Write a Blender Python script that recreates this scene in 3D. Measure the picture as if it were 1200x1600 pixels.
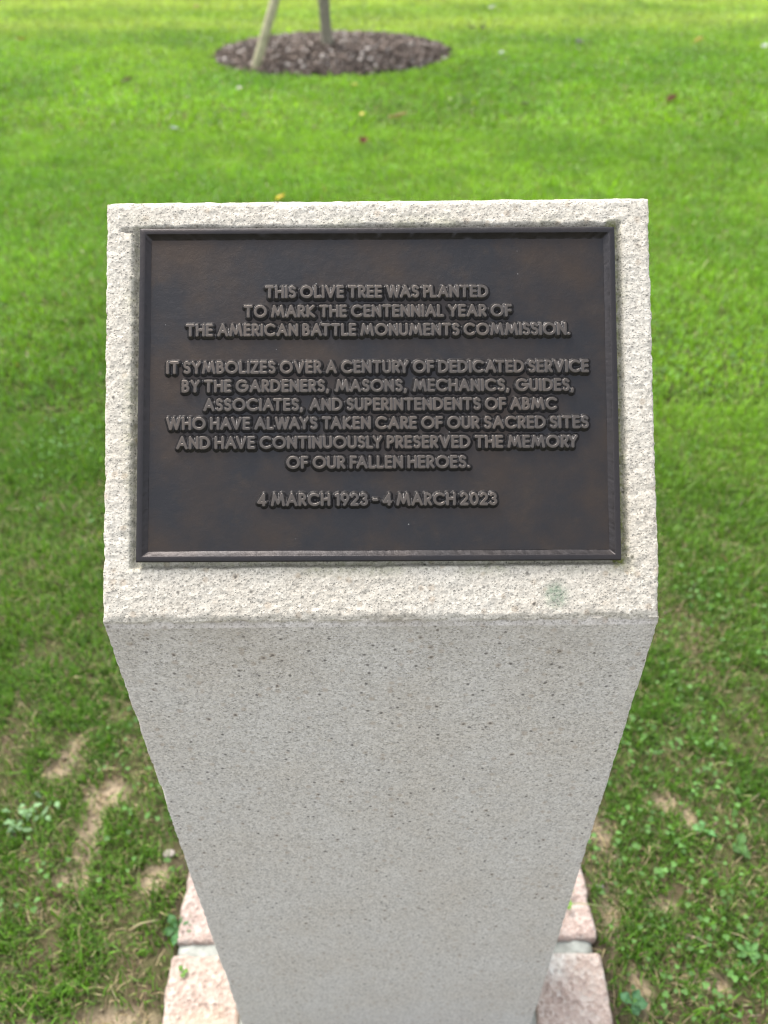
import bpy, bmesh, math
import numpy as np
from mathutils import Matrix, Vector

for o in list(bpy.data.objects):
    bpy.data.objects.remove(o)
S = bpy.context.scene
C = S.collection

# ------------------------------------------------------------------ camera
F_PX, PITCH, ROLL, CAM_H = 1225.1, 0.6907, -0.0092, 1.456
cam_d = bpy.data.cameras.new('camera')
cam = bpy.data.objects.new('camera', cam_d)
C.objects.link(cam)
cam_d.sensor_fit = 'VERTICAL'
cam_d.sensor_height = 36.0
cam_d.sensor_width = 27.0
cam_d.lens = F_PX / 1600 * 36
cam_d.clip_start = 0.02
cam_d.clip_end = 500
fw = Vector((0, math.cos(PITCH), -math.sin(PITCH)))
r0 = Vector((1, 0, 0)); u0 = r0.cross(fw)
rr = math.cos(ROLL) * r0 + math.sin(ROLL) * u0
uu = -math.sin(ROLL) * r0 + math.cos(ROLL) * u0
cam.matrix_world = Matrix(((rr.x, uu.x, -fw.x, 0), (rr.y, uu.y, -fw.y, 0), (rr.z, uu.z, -fw.z, CAM_H), (0, 0, 0, 1)))
cam_d.dof.use_dof = True
cam_d.dof.focus_distance = 0.66
cam_d.dof.aperture_fstop = 5.2
S.camera = cam

# ------------------------------------------------------------------ light
SUN_EL, SUN_AZ = math.radians(58), math.radians(-38)      # azimuth from +y towards +x
w = bpy.data.worlds.new('World'); S.world = w; w.use_nodes = True
wn = w.node_tree.nodes; wl = w.node_tree.links
bg = wn['Background']
sky = wn.new('ShaderNodeTexSky'); sky.sky_type = 'NISHITA'; sky.sun_disc = False
sky.sun_elevation = SUN_EL; sky.sun_rotation = SUN_AZ
sky.dust_density = 3.0
hs = wn.new('ShaderNodeHueSaturation'); hs.inputs['Saturation'].default_value = 0.3
wl.new(sky.outputs[0], hs.inputs['Color']); wl.new(hs.outputs[0], bg.inputs['Color'])
bg.inputs['Strength'].default_value = 0.15
sd = bpy.data.lights.new('sun', 'SUN'); sd.energy = 1.2; sd.angle = math.radians(22); sd.color = (1, .95, .87)
sun = bpy.data.objects.new('sun', sd); C.objects.link(sun)
sdir = Vector((math.sin(SUN_AZ) * math.cos(SUN_EL), math.cos(SUN_AZ) * math.cos(SUN_EL), math.sin(SUN_EL)))
sun.rotation_euler = sdir.to_track_quat('Z', 'Y').to_euler()
sun.location = sdir * 30
S.view_settings.view_transform = 'Standard'
S.view_settings.look = 'None'
S.cycles.filter_width = 1.15
S.view_settings.exposure = 1.55

# ------------------------------------------------------------------ helpers
RNG = np.random.default_rng(11)

def _hash(ix, iy, iz, seed):
    h = (ix.astype(np.int64) * 374761393 + iy.astype(np.int64) * 668265263 + iz.astype(np.int64) * 2147483647 + seed * 1274126177) & 0xffffffff
    h = ((h ^ (h >> 13)) * 1274126177) & 0xffffffff
    h = ((h ^ (h >> 16)) * 2246822519) & 0xffffffff
    return ((h ^ (h >> 15)) & 0xffffff) / float(0xffffff)

def vnoise(P, scale, seed=0):
    """value noise in -1..1, P is (N,3), scale = features per metre"""
    Q = P * scale
    I = np.floor(Q).astype(np.int64); f = Q - I
    f = f * f * f * (f * (f * 6 - 15) + 10)
    out = np.zeros(len(P))
    for dx in (0, 1):
        for dy in (0, 1):
            for dz in (0, 1):
                wgt = (f[:, 0] if dx else 1 - f[:, 0]) * (f[:, 1] if dy else 1 - f[:, 1]) * (f[:, 2] if dz else 1 - f[:, 2])
                out += wgt * _hash(I[:, 0] + dx, I[:, 1] + dy, I[:, 2] + dz, seed)
    return out * 2 - 1

def fbm(P, scale, octv=3, seed=0):
    s = np.zeros(len(P)); a = 1.0; t = 0
    for k in range(octv):
        s += a * vnoise(P, scale * 2 ** k, seed + 7 * k); t += a; a *= .5
    return s / t

def p3(x, y, z=0):
    x = np.asarray(x, float); y = np.asarray(y, float)
    return np.stack([x, y, np.zeros_like(x) + z], 1)

def sstep(a, b, x):
    t = np.clip((x - a) / (b - a), 0, 1)
    return t * t * (3 - 2 * t)

def mesh_np(name, V, polys, cols=None, smooth=False, mats=None):
    """polys: list of (N,k) index arrays"""
    me = bpy.data.meshes.new(name)
    V = np.ascontiguousarray(V, np.float32)
    me.vertices.add(len(V)); me.vertices.foreach_set('co', V.ravel())
    loops = np.concatenate([p.ravel() for p in polys]).astype(np.int32)
    tot = np.concatenate([np.full(len(p), p.shape[1]) for p in polys]).astype(np.int32)
    start = np.concatenate([[0], np.cumsum(tot)[:-1]]).astype(np.int32)
    me.loops.add(len(loops)); me.loops.foreach_set('vertex_index', loops)
    me.polygons.add(len(tot)); me.polygons.foreach_set('loop_start', start); me.polygons.foreach_set('loop_total', tot)
    if smooth:
        me.polygons.foreach_set('use_smooth', np.ones(len(tot), bool))
    me.update(calc_edges=True)
    if cols is not None:
        for nm, c in cols.items():
            if c.ndim == 1:
                a = me.attributes.new(nm, 'FLOAT', 'POINT'); a.data.foreach_set('value', np.ascontiguousarray(c, np.float32))
            else:
                a = me.attributes.new(nm, 'FLOAT_COLOR', 'POINT')
                cc = np.ones((len(c), 4), np.float32); cc[:, :3] = c
                a.data.foreach_set('color', cc.ravel())
    me.validate()
    return me

def add(name, me, mat=None, parent=None, loc=None):
    o = bpy.data.objects.new(name, me); C.objects.link(o)
    if mat: me.materials.append(mat)
    if parent: o.parent = parent
    if loc is not None: o.location = loc
    return o

def empty(name, loc):
    o = bpy.data.objects.new(name, None); C.objects.link(o); o.location = loc; o.empty_display_size = .1
    return o

def tag(o, label=None, cat=None, group=None, kind=None):
    if label: o['label'] = label
    if cat: o['category'] = cat
    if group: o['group'] = group
    if kind: o['kind'] = kind
    return o

def grid_faces(nx, ny, off=0):
    i = np.arange(nx - 1)[None, :] + np.arange(ny - 1)[:, None] * nx
    i = i.ravel() + off
    return np.stack([i, i + 1, i + nx + 1, i + nx], 1)

class NT:
    def __init__(s, name, rough=.8, spec=.3):
        s.m = bpy.data.materials.new(name); s.m.use_nodes = True
        s.t = s.m.node_tree; s.n = s.t.nodes; s.b = s.n['Principled BSDF']
        s.b.inputs['Roughness'].default_value = rough
        s.b.inputs['Specular IOR Level'].default_value = spec
        s.out = s.n['Material Output']
    def link(s, a, b): s.t.links.new(a, b)
    def node(s, typ, **kw):
        n = s.n.new(typ)
        for k, v in kw.items():
            if k in n.inputs: n.inputs[k].default_value = v
            else: setattr(n, k, v)
        return n
    def coords(s): return s.node('ShaderNodeTexCoord').outputs['Object']
    def noise(s, scale, detail=3, rough=.5, vec=None):
        n = s.node('ShaderNodeTexNoise', Scale=scale, Detail=detail, Roughness=rough)
        s.link(vec or s.coords(), n.inputs['Vector']); return n
    def voro(s, scale, vec=None, feature='F1', rnd=1):
        n = s.node('ShaderNodeTexVoronoi', Scale=scale, feature=feature, Randomness=rnd)
        s.link(vec or s.coords(), n.inputs['Vector']); return n
    def ramp(s, fac, stops, interp='LINEAR'):
        n = s.node('ShaderNodeValToRGB'); n.color_ramp.interpolation = interp
        e = n.color_ramp.elements
        while len(e) < len(stops): e.new(.5)
        for i, (p, c) in enumerate(stops):
            e[i].position = p; e[i].color = (c, c, c, 1) if isinstance(c, (int, float)) else (*c, 1)
        s.link(fac, n.inputs[0]); return n.outputs[0]
    def mix(s, fac, a, b, mode='MIX'):
        n = s.node('ShaderNodeMix', data_type='RGBA', blend_type=mode)
        for sock, v in ((n.inputs['Factor'], fac), (n.inputs[6], a), (n.inputs[7], b)):
            if hasattr(v, 'links'): s.link(v, sock)
            elif isinstance(v, (int, float)): sock.default_value = v
            else: sock.default_value = (*v, 1)
        return n.outputs[2]
    def attr(s, name): return s.node('ShaderNodeAttribute', attribute_name=name)
    def math(s, op, a, b=0.0):
        n = s.node('ShaderNodeMath', operation=op)
        for i, v in enumerate((a, b)):
            if hasattr(v, 'links'): s.link(v, n.inputs[i])
            else: n.inputs[i].default_value = v
        return n.outputs[0]
    def bump(s, h, strength=.5, dist=.001, prev=None):
        n = s.node('ShaderNodeBump', Strength=strength, Distance=dist)
        s.link(h, n.inputs['Height'])
        if prev: s.link(prev, n.inputs['Normal'])
        return n.outputs[0]
    def base(s, c):
        if hasattr(c, 'links'): s.link(c, s.b.inputs['Base Color'])
        else: s.b.inputs['Base Color'].default_value = (*c, 1)
    def normal(s, n): s.link(n, s.b.inputs['Normal'])

# ------------------------------------------------------------------ materials
def mat_stone():
    k = NT('pale_granite', .92, .15); v = k.coords()
    g = k.voro(430, v); g2 = k.voro(800, v); big = k.voro(120, v)
    c = k.ramp(g.outputs['Color'], [(0, (.20, .19, .175)), (.13, (.34, .33, .31)), (.4, (.54, .52, .485)), (.7, (.64, .62, .58)), (1, (.76, .74, .70))])
    c2 = k.ramp(g2.outputs['Color'], [(0, (.22, .21, .19)), (.25, (.50, .48, .45)), (1, (.74, .72, .68))])
    c = k.mix(.5, c, c2)
    # warm feldspar grains and a few dark mica flecks
    sepb = k.node('ShaderNodeSeparateColor'); k.link(big.outputs['Color'], sepb.inputs[0])
    wm = k.math('MULTIPLY', k.ramp(sepb.outputs[0], [(.80, 0), (.86, 1)]), k.ramp(big.outputs['Distance'], [(.25, 1), (.42, 0)]))
    c = k.mix(k.math('MULTIPLY', wm, .55), c, (.42, .36, .30))
    dk = k.math('MULTIPLY', k.ramp(sepb.outputs[1], [(.90, 0), (.94, 1)]), k.ramp(big.outputs['Distance'], [(.10, 1), (.24, 0)]))
    c = k.mix(k.math('MULTIPLY', dk, .8), c, (.10, .095, .09))
    fl = k.voro(260, v); sepf = k.node('ShaderNodeSeparateColor'); k.link(fl.outputs['Color'], sepf.inputs[0])
    fm = k.math('MULTIPLY', k.ramp(sepf.outputs[2], [(.86, 0), (.88, 1)]), k.ramp(fl.outputs['Distance'], [(.2, 1), (.36, 0)]))
    c = k.mix(k.math('MULTIPLY', fm, .3), c, (.20, .185, .17))
    # weathering: soft warm and cool clouds, brownish wash under the arris
    cl = k.ramp(k.noise(9, 4, .6, v).outputs[0], [(.35, (.97, .935, .875)), (.6, (1, .985, .95))])
    c = k.mix(1, c, cl, 'MULTIPLY')
    mp = k.node('ShaderNodeMapping'); mp.inputs['Scale'].default_value = (1, 1, 2.3); k.link(v, mp.inputs[0])
    spk = k.noise(430, 4, .75, mp.outputs[0])
    c = k.mix(1, c, k.ramp(spk.outputs[0], [(.32, .62), (.44, .97), (.7, 1.06)]), 'MULTIPLY')
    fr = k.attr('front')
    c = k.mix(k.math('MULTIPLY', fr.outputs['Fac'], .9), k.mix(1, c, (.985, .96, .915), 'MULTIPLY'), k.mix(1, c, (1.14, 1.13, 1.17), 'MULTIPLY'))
    st = k.attr('stain'); c = k.mix(k.math('MULTIPLY', st.outputs['Fac'], .65), c, (.33, .28, .22))
    al = k.attr('algae')
    af = k.math('MULTIPLY', al.outputs['Fac'], k.ramp(k.noise(260, 3, .6, v).outputs[0], [(.30, .25), (.62, 1)]))
    c = k.mix(af, c, k.mix(k.noise(60, 2, .5, v).outputs[0], (.10, .12, .02), (.22, .24, .07)))
    ln = k.attr('lichen'); c = k.mix(k.math('MULTIPLY', ln.outputs['Fac'], k.ramp(k.noise(420, 2, .6, v).outputs[0], [(.3, .3), (.6, .9)])), c, (.20, .25, .18))
    # open pores between the crystals, packed with dust
    def pores(scale, keep, r0, r1):
        pv = k.voro(scale, v); sp_ = k.node('ShaderNodeSeparateColor'); k.link(pv.outputs['Color'], sp_.inputs[0])
        rad = k.math('MULTIPLY', k.ramp(sp_.outputs[1], [(0, .35), (1, 1)]), k.ramp(pv.outputs['Distance'], [(r0, 1), (r1, 0)]))
        return k.math('MULTIPLY', rad, k.ramp(sp_.outputs[0], [(keep, 0), (keep + .02, 1)]))
    pm = k.math('MAXIMUM', pores(300, .62, .18, .36), pores(560, .60, .2, .42))
    pf = k.math('MULTIPLY', pm, k.math('SUBTRACT', .62, k.math('MULTIPLY', fr.outputs['Fac'], .28)))
    c = k.mix(pf, c, (.20, .185, .165))
    k.base(c)
    h = k.mix(.4, g.outputs['Distance'], k.noise(620, 2, .5, v).outputs[0])
    n1 = k.bump(h, .35, .0014)
    n2 = k.bump(k.math('SUBTRACT', 1.0, pm), .6, .0014, n1)
    k.normal(n2)
    return k.m

def mat_bronze(name, letters=False, rim=False):
    k = NT(name, .42, .5); v = k.coords()
    b = k.noise(14, 5, .6, v); b2 = k.noise(46, 4, .65, v)
    if letters:
        c = k.mix(k.ramp(b.outputs[0], [(.35, 0), (.65, 1)]), (.098, .086, .077), (.122, .100, .083))
        wn_ = k.attr('worn'); c = k.mix(wn_.outputs['Fac'], (.074, .070, .070), c)
        k.link(k.ramp(wn_.outputs['Fac'], [(0, .25), (1, .42)]), k.b.inputs['Roughness'])
    elif rim:
        c = k.mix(k.ramp(b.outputs[0], [(.35, 0), (.65, 1)]), (.036, .034, .036), (.045, .039, .038))
    else:
        c = k.mix(k.ramp(b.outputs[0], [(.40, 0), (.66, 1)]), (.035, .034, .036), (.056, .043, .035))
        c = k.mix(k.ramp(b2.outputs[0], [(.56, 0), (.78, .35)]), c, (.075, .054, .038))
        k.link(k.ramp(b2.outputs[0], [(.3, .36), (.7, .52)]), k.b.inputs['Roughness'])
        # small pale specks of lime
        sp = k.voro(120, v); ss = k.node('ShaderNodeSeparateColor'); k.link(sp.outputs['Color'], ss.inputs[0])
        sm = k.math('MULTIPLY', k.ramp(ss.outputs[0], [(.90, 0), (.905, 1)]), k.ramp(sp.outputs['Distance'], [(.04, 1), (.07, 0)]))
        c = k.mix(k.math('MULTIPLY', sm, .8), c, (.35, .34, .32))
    k.base(c)
    k.b.inputs['Metallic'].default_value = .75
    n1 = k.bump(k.noise(900, 3, .6, v).outputs[0], .22, .0006)
    n1 = k.bump(k.noise(170, 3, .6, v).outputs[0], .25, .0012, n1)
    k.normal(n1)
    return k.m

def mat_foliage(name, attr='tint', trans=.35, rough=.5, spec=.25):
    k = NT(name, rough, spec)
    a = k.attr(attr); k.base(a.outputs['Color'])
    tr = k.node('ShaderNodeBsdfTranslucent')
    k.link(k.mix(1, a.outputs['Color'], (1.25, 1.2, .6), 'MULTIPLY'), tr.inputs['Color'])
    mx = k.node('ShaderNodeMixShader'); mx.inputs[0].default_value = trans
    k.link(k.b.outputs[0], mx.inputs[1]); k.link(tr.outputs[0], mx.inputs[2]); k.link(mx.outputs[0], k.out.inputs[0])
    return k.m

def mat_ground():
    k = NT('soil_and_thatch', .95, .1); v = k.coords()
    a = k.attr('tint')
    c = k.mix(1, a.outputs['Color'], k.ramp(k.noise(55, 6, .7, v).outputs[0], [(.3, .55), (.5, 1.0), (.72, 1.3)]), 'MULTIPLY')
    c = k.mix(1, c, k.ramp(k.noise(420, 3, .7, v).outputs[0], [(.3, .7), (.7, 1.25)]), 'MULTIPLY')
    k.base(c)
    k.normal(k.bump(k.noise(160, 5, .7, v).outputs[0], .8, .006))
    return k.m

def mat_sett():
    k = NT('pink_granite', .85, .2); v = k.coords()
    a = k.attr('tint')
    g = k.voro(150, v); g2 = k.noise(70, 5, .7, v)
    c = k.ramp(g.outputs['Color'], [(0, (.25, .19, .17)), (.25, (.42, .345, .31)), (.6, (.54, .465, .425)), (1, (.68, .64, .60))])
    c = k.mix(k.ramp(g2.outputs[0], [(.42, 0), (.62, .6)]), c, (.58, .47, .42))
    c = k.mix(1, c, a.outputs['Color'], 'MULTIPLY')
    k.base(c)
    n1 = k.bump(k.mix(.5, g.outputs['Distance'], k.noise(150, 5, .7, v).outputs[0]), 1.0, .0055)
    k.normal(n1)
    return k.m

def mat_plain(name, col, var=.25, scale=80, rough=.85, bump=.4, dist=.002, spec=.2):
    k = NT(name, rough, spec); v = k.coords()
    lo = tuple(x * (1 - var) for x in col); hi = tuple(min(1, x * (1 + var)) for x in col)
    k.base(k.mix(k.ramp(k.noise(scale, 5, .65, v).outputs[0], [(.3, 0), (.7, 1)]), lo, hi))
    k.normal(k.bump(k.noise(scale * 2.5, 4, .65, v).outputs[0], bump, dist))
    return k.m

def mat_attr(name, rough=.85, var=.3, scale=140):
    k = NT(name, rough, .2); v = k.coords()
    a = k.attr('tint')
    k.base(k.mix(1, a.outputs['Color'], k.ramp(k.noise(scale, 4, .6, v).outputs[0], [(.3, 1 - var), (.7, 1 + var)]), 'MULTIPLY'))
    k.normal(k.bump(k.noise(scale * 2, 3, .6, v).outputs[0], .5, .003))
    return k.m

M_STONE = mat_stone()
M_FIELD = mat_bronze('bronze_field'); M_RIM = mat_bronze('bronze_rim', rim=True); M_LET = mat_bronze('bronze_letters', letters=True)
M_GRASS = mat_foliage('grass_blades', rough=.42, spec=.4); M_LEAFY = mat_foliage('broad_leaves', trans=.3, rough=.55, spec=.25)
M_GROUND = mat_ground(); M_SETT = mat_sett()
M_MORTAR = mat_plain('lime_mortar', (.33, .345, .315), .28, 70, .95, .5, .002)
M_BARK = mat_attr('bark_chips'); M_DRY = mat_foliage('dry_leaves', trans=.15, rough=.7, spec=.2)

# ------------------------------------------------------------------ site layout
RING_C, RING_R = (-.471, 8.983), 1.19
PX, PY, PH, PW, SD, SH = -.0029, .4334, .9847, .45, .2354, .2552       # pedestal front, width, slope run and rise
SL = math.hypot(SD, SH)
EX = np.array([1, 0, 0.]); ET = np.array([0, SD / SL, SH / SL]); EN = np.array([0, -SH / SL, SD / SL])

BARE = [(-.588, .80, .030, .085), (-.575, .865, .035, .03), (-.60, .70, .04, .02), (-.675, .985, .03, .045), (-.70, .93, .03, .02), (-.68, 1.165, .028, .02),
        (-.44, .70, .03, .025), (-.455, .458, .07, .022), (-.60, .45, .07, .016), (.425, .77, .032, .06), (.402, .65, .016, .085), (.60, .81, .024, .035), (.56, .84, .03, .02),
        (.53, .51, .035, .02), (.50, .64, .035, .016), (.42, .50, .014, .05)]

def bareness(x, y):
    P = p3(x, y)
    wob = fbm(P, 16, 4, 5) * .95
    b = np.zeros(len(P))
    for bx, by, rx, ry in BARE:
        d = np.sqrt(((x - bx) / rx) ** 2 + ((y - by) / ry) ** 2) + wob
        b = np.maximum(b, 1 - sstep(.45, 1.25, d))
    return b

def ring_d(x, y):
    a = np.arctan2(y - RING_C[1], x - RING_C[0])
    return np.hypot(x - RING_C[0], y - RING_C[1]) - RING_R * (1 + .012 * np.sin(5 * a + 1) + .008 * np.sin(11 * a))

def ground_z(x, y):
    P = p3(x, y)
    z = fbm(P, 9, 3, 21) * .007 + fbm(P, 1.1, 2, 3) * .012 * sstep(1.0, 3.0, y)
    z -= .010 * bareness(x, y) * (y < 2)
    pad = np.maximum(np.abs(x) - .36, np.abs(y - .56) - .19)
    z = np.where(pad < 0, -.03, z * sstep(0, .12, pad) - .008 * (1 - sstep(0, .06, pad)))
    rd = ring_d(x, y)
    z = np.where(rd < .15, z * sstep(0, .15, rd) - .035 * (1 - sstep(-.05, .02, rd)), z)
    return z

# ------------------------------------------------------------------ ground sheet
def axis(lo, hi, f0, f1, step, grow=1.13):
    mid = list(np.arange(f0, f1 + step / 2, step))
    a, s = f1, step
    while a < hi: s *= grow; a += s; mid.append(a)
    a, s = f0, step; pre = []
    while a > lo: s *= grow; a -= s; pre.append(a)
    return np.array(pre[::-1] + mid)

gx = axis(-60, 60, -1.3, 1.3, .011); gy = axis(-15, 90, .3, 2.2, .011, 1.06)
GX, GY = np.meshgrid(gx, gy); X, Y = GX.ravel(), GY.ravel()
b = bareness(X, Y)
soil = np.array([.34, .27, .185]); thatch = np.array([.115, .112, .050]); far_t = np.array([.10, .13, .03]); dirt = np.array([.13, .10, .06])
n = fbm(p3(X, Y), 12, 4, 2)[:, None]
near = thatch * (1 + .3 * n) * (1 - sstep(.1, .5, n)) + dirt * sstep(.1, .5, n)
col = near * (1 - sstep(1.2, 3, Y))[:, None] * .8 + far_t * sstep(1.5, 4, Y)[:, None]
col = col * (1 - b[:, None]) + soil * (1 + .7 * n) * b[:, None]
pad = np.maximum(np.abs(X) - .36, np.abs(Y - .56) - .19)
edge = (1 - sstep(.0, .05, pad + .05 * fbm(p3(X, Y), 22, 3, 77)))[:, None]
col = col * (1 - edge) + np.array([.10, .08, .055]) * edge
me = mesh_np('ground', p3(X, Y, ground_z(X, Y)), [grid_faces(len(gx), len(gy))], {'tint': col}, True)
tag(add('ground', me, M_GROUND), kind='structure')

# ------------------------------------------------------------------ the lectern pedestal
lect = empty('memorial_pedestal', (PX, PY, 0))
tag(lect, 'pale rough granite pedestal with sloped top carrying a dark bronze inscribed plaque', 'monument')

def stone_block():
    bm = bmesh.new()
    k_ = 1 + .0004 / SL; PW = .4536
    prof = [(0, -.03), (0, PH), (SD * k_, PH + SH * k_), (SD + .012, PH + SH * k_ - .006), (SD + .012, -.03)]
    a = [bm.verts.new((-PW / 2, y, z)) for y, z in prof]
    c = [bm.verts.new((PW / 2, y, z)) for y, z in prof]
    bm.faces.new(a[::-1]); bm.faces.new(c)
    for i in range(len(prof)):
        j = (i + 1) % len(prof); bm.faces.new((a[i], a[j], c[j], c[i]))
    bmesh.ops.recalc_face_normals(bm, faces=bm.faces[:])
    me = bpy.data.meshes.new('stone_block'); bm.to_mesh(me); bm.free()
    o = bpy.data.objects.new('tmp', me); C.objects.link(o)
    md = o.modifiers.new('r', 'REMESH'); md.mode = 'VOXEL'; md.voxel_size = .0019; md.use_smooth_shade = True
    dg = bpy.context.evaluated_depsgraph_get()
    me2 = bpy.data.meshes.new_from_object(o.evaluated_get(dg))
    bpy.data.objects.remove(o)
    N = len(me2.vertices)
    V = np.empty(N * 3, np.float32); me2.vertices.foreach_get('co', V); V = V.reshape(-1, 3).astype(float)
    NN = np.empty(N * 3, np.float32); me2.vertex_normals.foreach_get('vector', NN); NN = NN.reshape(-1, 3).astype(float)
    rel = V - np.array([0, 0, PH])
    t = rel @ ET; nn = rel @ EN
    onslope = (nn > -.004) & (t > -.004) & (V[:, 1] < SD + .004)
    sl = onslope.astype(float)
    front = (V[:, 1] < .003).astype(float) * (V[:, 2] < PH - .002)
    # arris distances
    e_side = PW / 2 - np.abs(V[:, 0])
    e_front = np.abs(V[:, 1]) ; e_top = np.abs(t)
    # bush-hammered slope, sawn front
    d = sl * (fbm(V, 60, 2, 1) * .00035 + vnoise(V, 230, 9) * .00030 + vnoise(V, 400, 4) * .00050)
    d += front * (vnoise(V, 260, 14) * .00022 + fbm(V, 22, 2, 16) * .0003)
    d += (1 - np.clip(sl + front, 0, 1)) * fbm(V, 120, 2, 3) * .0007
    # worn and chipped arrises
    tt = np.minimum(np.minimum(np.where(sl > 0, t, 1), np.where(sl > 0, SL - t, 1)), 1)
    ar = np.where(V[:, 2] > PH - .01, np.minimum(e_side, tt), np.where(front > 0, np.minimum(e_side, PH - V[:, 2]), e_side))
    chip = np.clip(fbm(V, 140, 3, 31), 0, 1) * .0024 + np.clip(fbm(V, 26, 2, 33) - .42, 0, 1) * .009
    up = np.where(V[:, 2] > PH - .02, 1.0, .8)
    d -= chip * up * (1 - sstep(0, .007, ar))
    d -= .0012 * (1 - sstep(0, .004, ar))
    # recess that takes the plaque, with its overrun corners
    u = V[:, 0] + .001 - .001
    jag = vnoise(V, 150, 40) * .0011
    inside = np.minimum(np.minimum(u + .2035, .2016 - u), np.minimum(t - .0425, .3268 - t)) + jag
    rec = sstep(0, .0016, inside) * sl
    tl = np.hypot((u + .2065) / .007, (t - .3240) / .0018); rec = np.maximum(rec, (1 - sstep(.7, 1.2, tl)) * sl * .8)
    br = np.hypot((u - .2005) / .0035, (t - .0415) / .006); rec = np.maximum(rec, (1 - sstep(.7, 1.2, br)) * sl * .7)
    d -= rec * .0062
    V2 = V + NN * d[:, None]
    me2.vertices.foreach_set('co', V2.astype(np.float32).ravel())
    # natural stains
    gap = np.maximum(np.maximum(-.2000 - u, u - .1950), np.maximum(.0462 - t, t - .323))
    al = (1 - sstep(-.002, .009, gap)) * sl * np.where(u > .19, 1.6, np.where(u < -.19, .45, np.where(t < .05, .45, .10)))
    al = np.maximum(al, .45 * sl * (1 - sstep(.0, .016, gap)) * sstep(-.15, .4, fbm(V, 25, 2, 50)))
    st = np.exp(-np.maximum(PH - V[:, 2], 0) / .055) * front * (.22 + .38 * sstep(-.2, .5, fbm(V, 18, 3, 60)))
    st += sl * .8 * sstep(.35, .75, fbm(V, 30, 3, 62)) * .6
    st += .75 * np.exp(-(((V[:, 0] - .01) / .022) ** 2 + (t / .006) ** 2)) * (t > -.02)
    lic = np.exp(-(((u - .1415) / .0095) ** 2 + ((t - .0185) / .0105) ** 2) ** 2) * sl
    lic = np.clip(lic * (1.0 + .5 * fbm(V, 120, 2, 71)), 0, 1)
    for nm, c in (('algae', al), ('stain', np.clip(st, 0, 1)), ('lichen', lic), ('front', front)):
        at = me2.attributes.new(nm, 'FLOAT', 'POINT'); at.data.foreach_set('value', np.ascontiguousarray(c, np.float32))
    me2.materials.clear()
    add('stone_block', me2, M_STONE, lect)

stone_block()

# plaque frame of reference: local x along width, y up the slope, z out of the stone
def plaque_parts():
    PLW, PLH = .3925, .2755
    rot = Matrix(((1, 0, 0), (0, ET[1], EN[1]), (0, ET[2], EN[2]))).to_4x4()
    tilt = Matrix.Rotation(math.radians(-.27), 4, 'Z')
    ctr = Vector((-.0012, 0, PH)) + Vector(ET) * .1849 + Vector(EN) * 0.0
    # field and backing slab
    nx, ny = 130, 92
    hx, hy = PLW / 2 - .0090, PLH / 2 - .0090
    xs = np.linspace(-hx, hx, nx); ys = np.linspace(-hy, hy, ny)
    A, B = np.meshgrid(xs, ys); P = p3(A.ravel(), B.ravel())
    P[:, 2] = .0006 + fbm(P, 16, 2, 80) * .00025 + fbm(P, 70, 2, 81) * .00010
    bb = []
    for (x, y) in ((-1, -1), (1, -1), (1, 1), (-1, 1)): bb.append((x * (PLW / 2 - .0006), y * (PLH / 2 - .0006), -.0052))
    for (x, y) in ((-1, -1), (1, -1), (1, 1), (-1, 1)): bb.append((x * (PLW / 2 - .0006), y * (PLH / 2 - .0006), -.0012))
    o = len(P); V = np.concatenate([P, np.array(bb)])
    q = np.array([[3, 2, 1, 0], [4, 5, 6, 7], [0, 1, 5, 4], [1, 2, 6, 5], [2, 3, 7, 6], [3, 0, 4, 7]]) + o
    me = mesh_np('plaque', V, [grid_faces(nx, ny), q], None, False)
    me.polygons.foreach_set('use_smooth', np.arange(len(me.polygons)) < (nx - 1) * (ny - 1))
    pl = add('plaque', me, M_FIELD, lect)
    pl.matrix_local = Matrix.Translation(ctr) @ rot @ tilt
    tag(pl, 'dark brown bronze plaque with raised capitals and a raised border')
    # raised border: nested rectangular loops, densely cut so the bevel can be tooled
    prof = [(0.0, -.0010), (0.0, .0030), (.0004, .0041), (.0011, .0045), (.0046, .0045), (.0050, .0043), (.0053, .0039), (.0082, .0010), (.0090, .0004)]
    m = 260
    VV = []; F = []
    for (ins, h) in prof:
        a, c = PLW / 2 - ins, PLH / 2 - ins
        tt = np.linspace(0, 1, m, endpoint=False)
        loop = np.concatenate([np.stack([-a + 2 * a * tt, -c + 0 * tt], 1), np.stack([a + 0 * tt, -c + 2 * c * tt], 1),
                               np.stack([a - 2 * a * tt, c + 0 * tt], 1), np.stack([-a + 0 * tt, c - 2 * c * tt], 1)])
        L = p3(loop[:, 0], loop[:, 1], h)
        if .0052 < ins < .0085:
            s = np.arange(4 * m)
            L[:, 2] += np.repeat(RNG.normal(0, .00013, 2 * m), 2)
        L[:, 2] += fbm(p3(L[:, 0], L[:, 1]), 60, 2, 90) * .00012
        VV.append(L)
    n4 = 4 * m
    for i in range(len(prof) - 1):
        a = np.arange(n4); c = (a + 1) % n4
        F.append(np.stack([a + i * n4, c + i * n4, c + (i + 1) * n4, a + (i + 1) * n4], 1))
    me = mesh_np('raised_border', np.concatenate(VV), F, None, False)
    add('raised_border', me, M_RIM, pl)
    return pl

plaque = plaque_parts()

# ------------------------------------------------------------------ raised capitals, drawn as strokes
def arc(cx, cy, rx, ry, a0, a1, k=18):
    t = np.radians(np.linspace(a0, a1, k)); return [(cx + rx * math.cos(q), cy + ry * math.sin(q)) for q in t]

def sshape(w):
    r = .255
    return [(w - .02, .86)] + arc(w / 2, .755, w / 2 - .03, .245, 45, 270, 14)[0:] + arc(w / 2, .255, w / 2, .255, 90, -140, 14)

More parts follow.
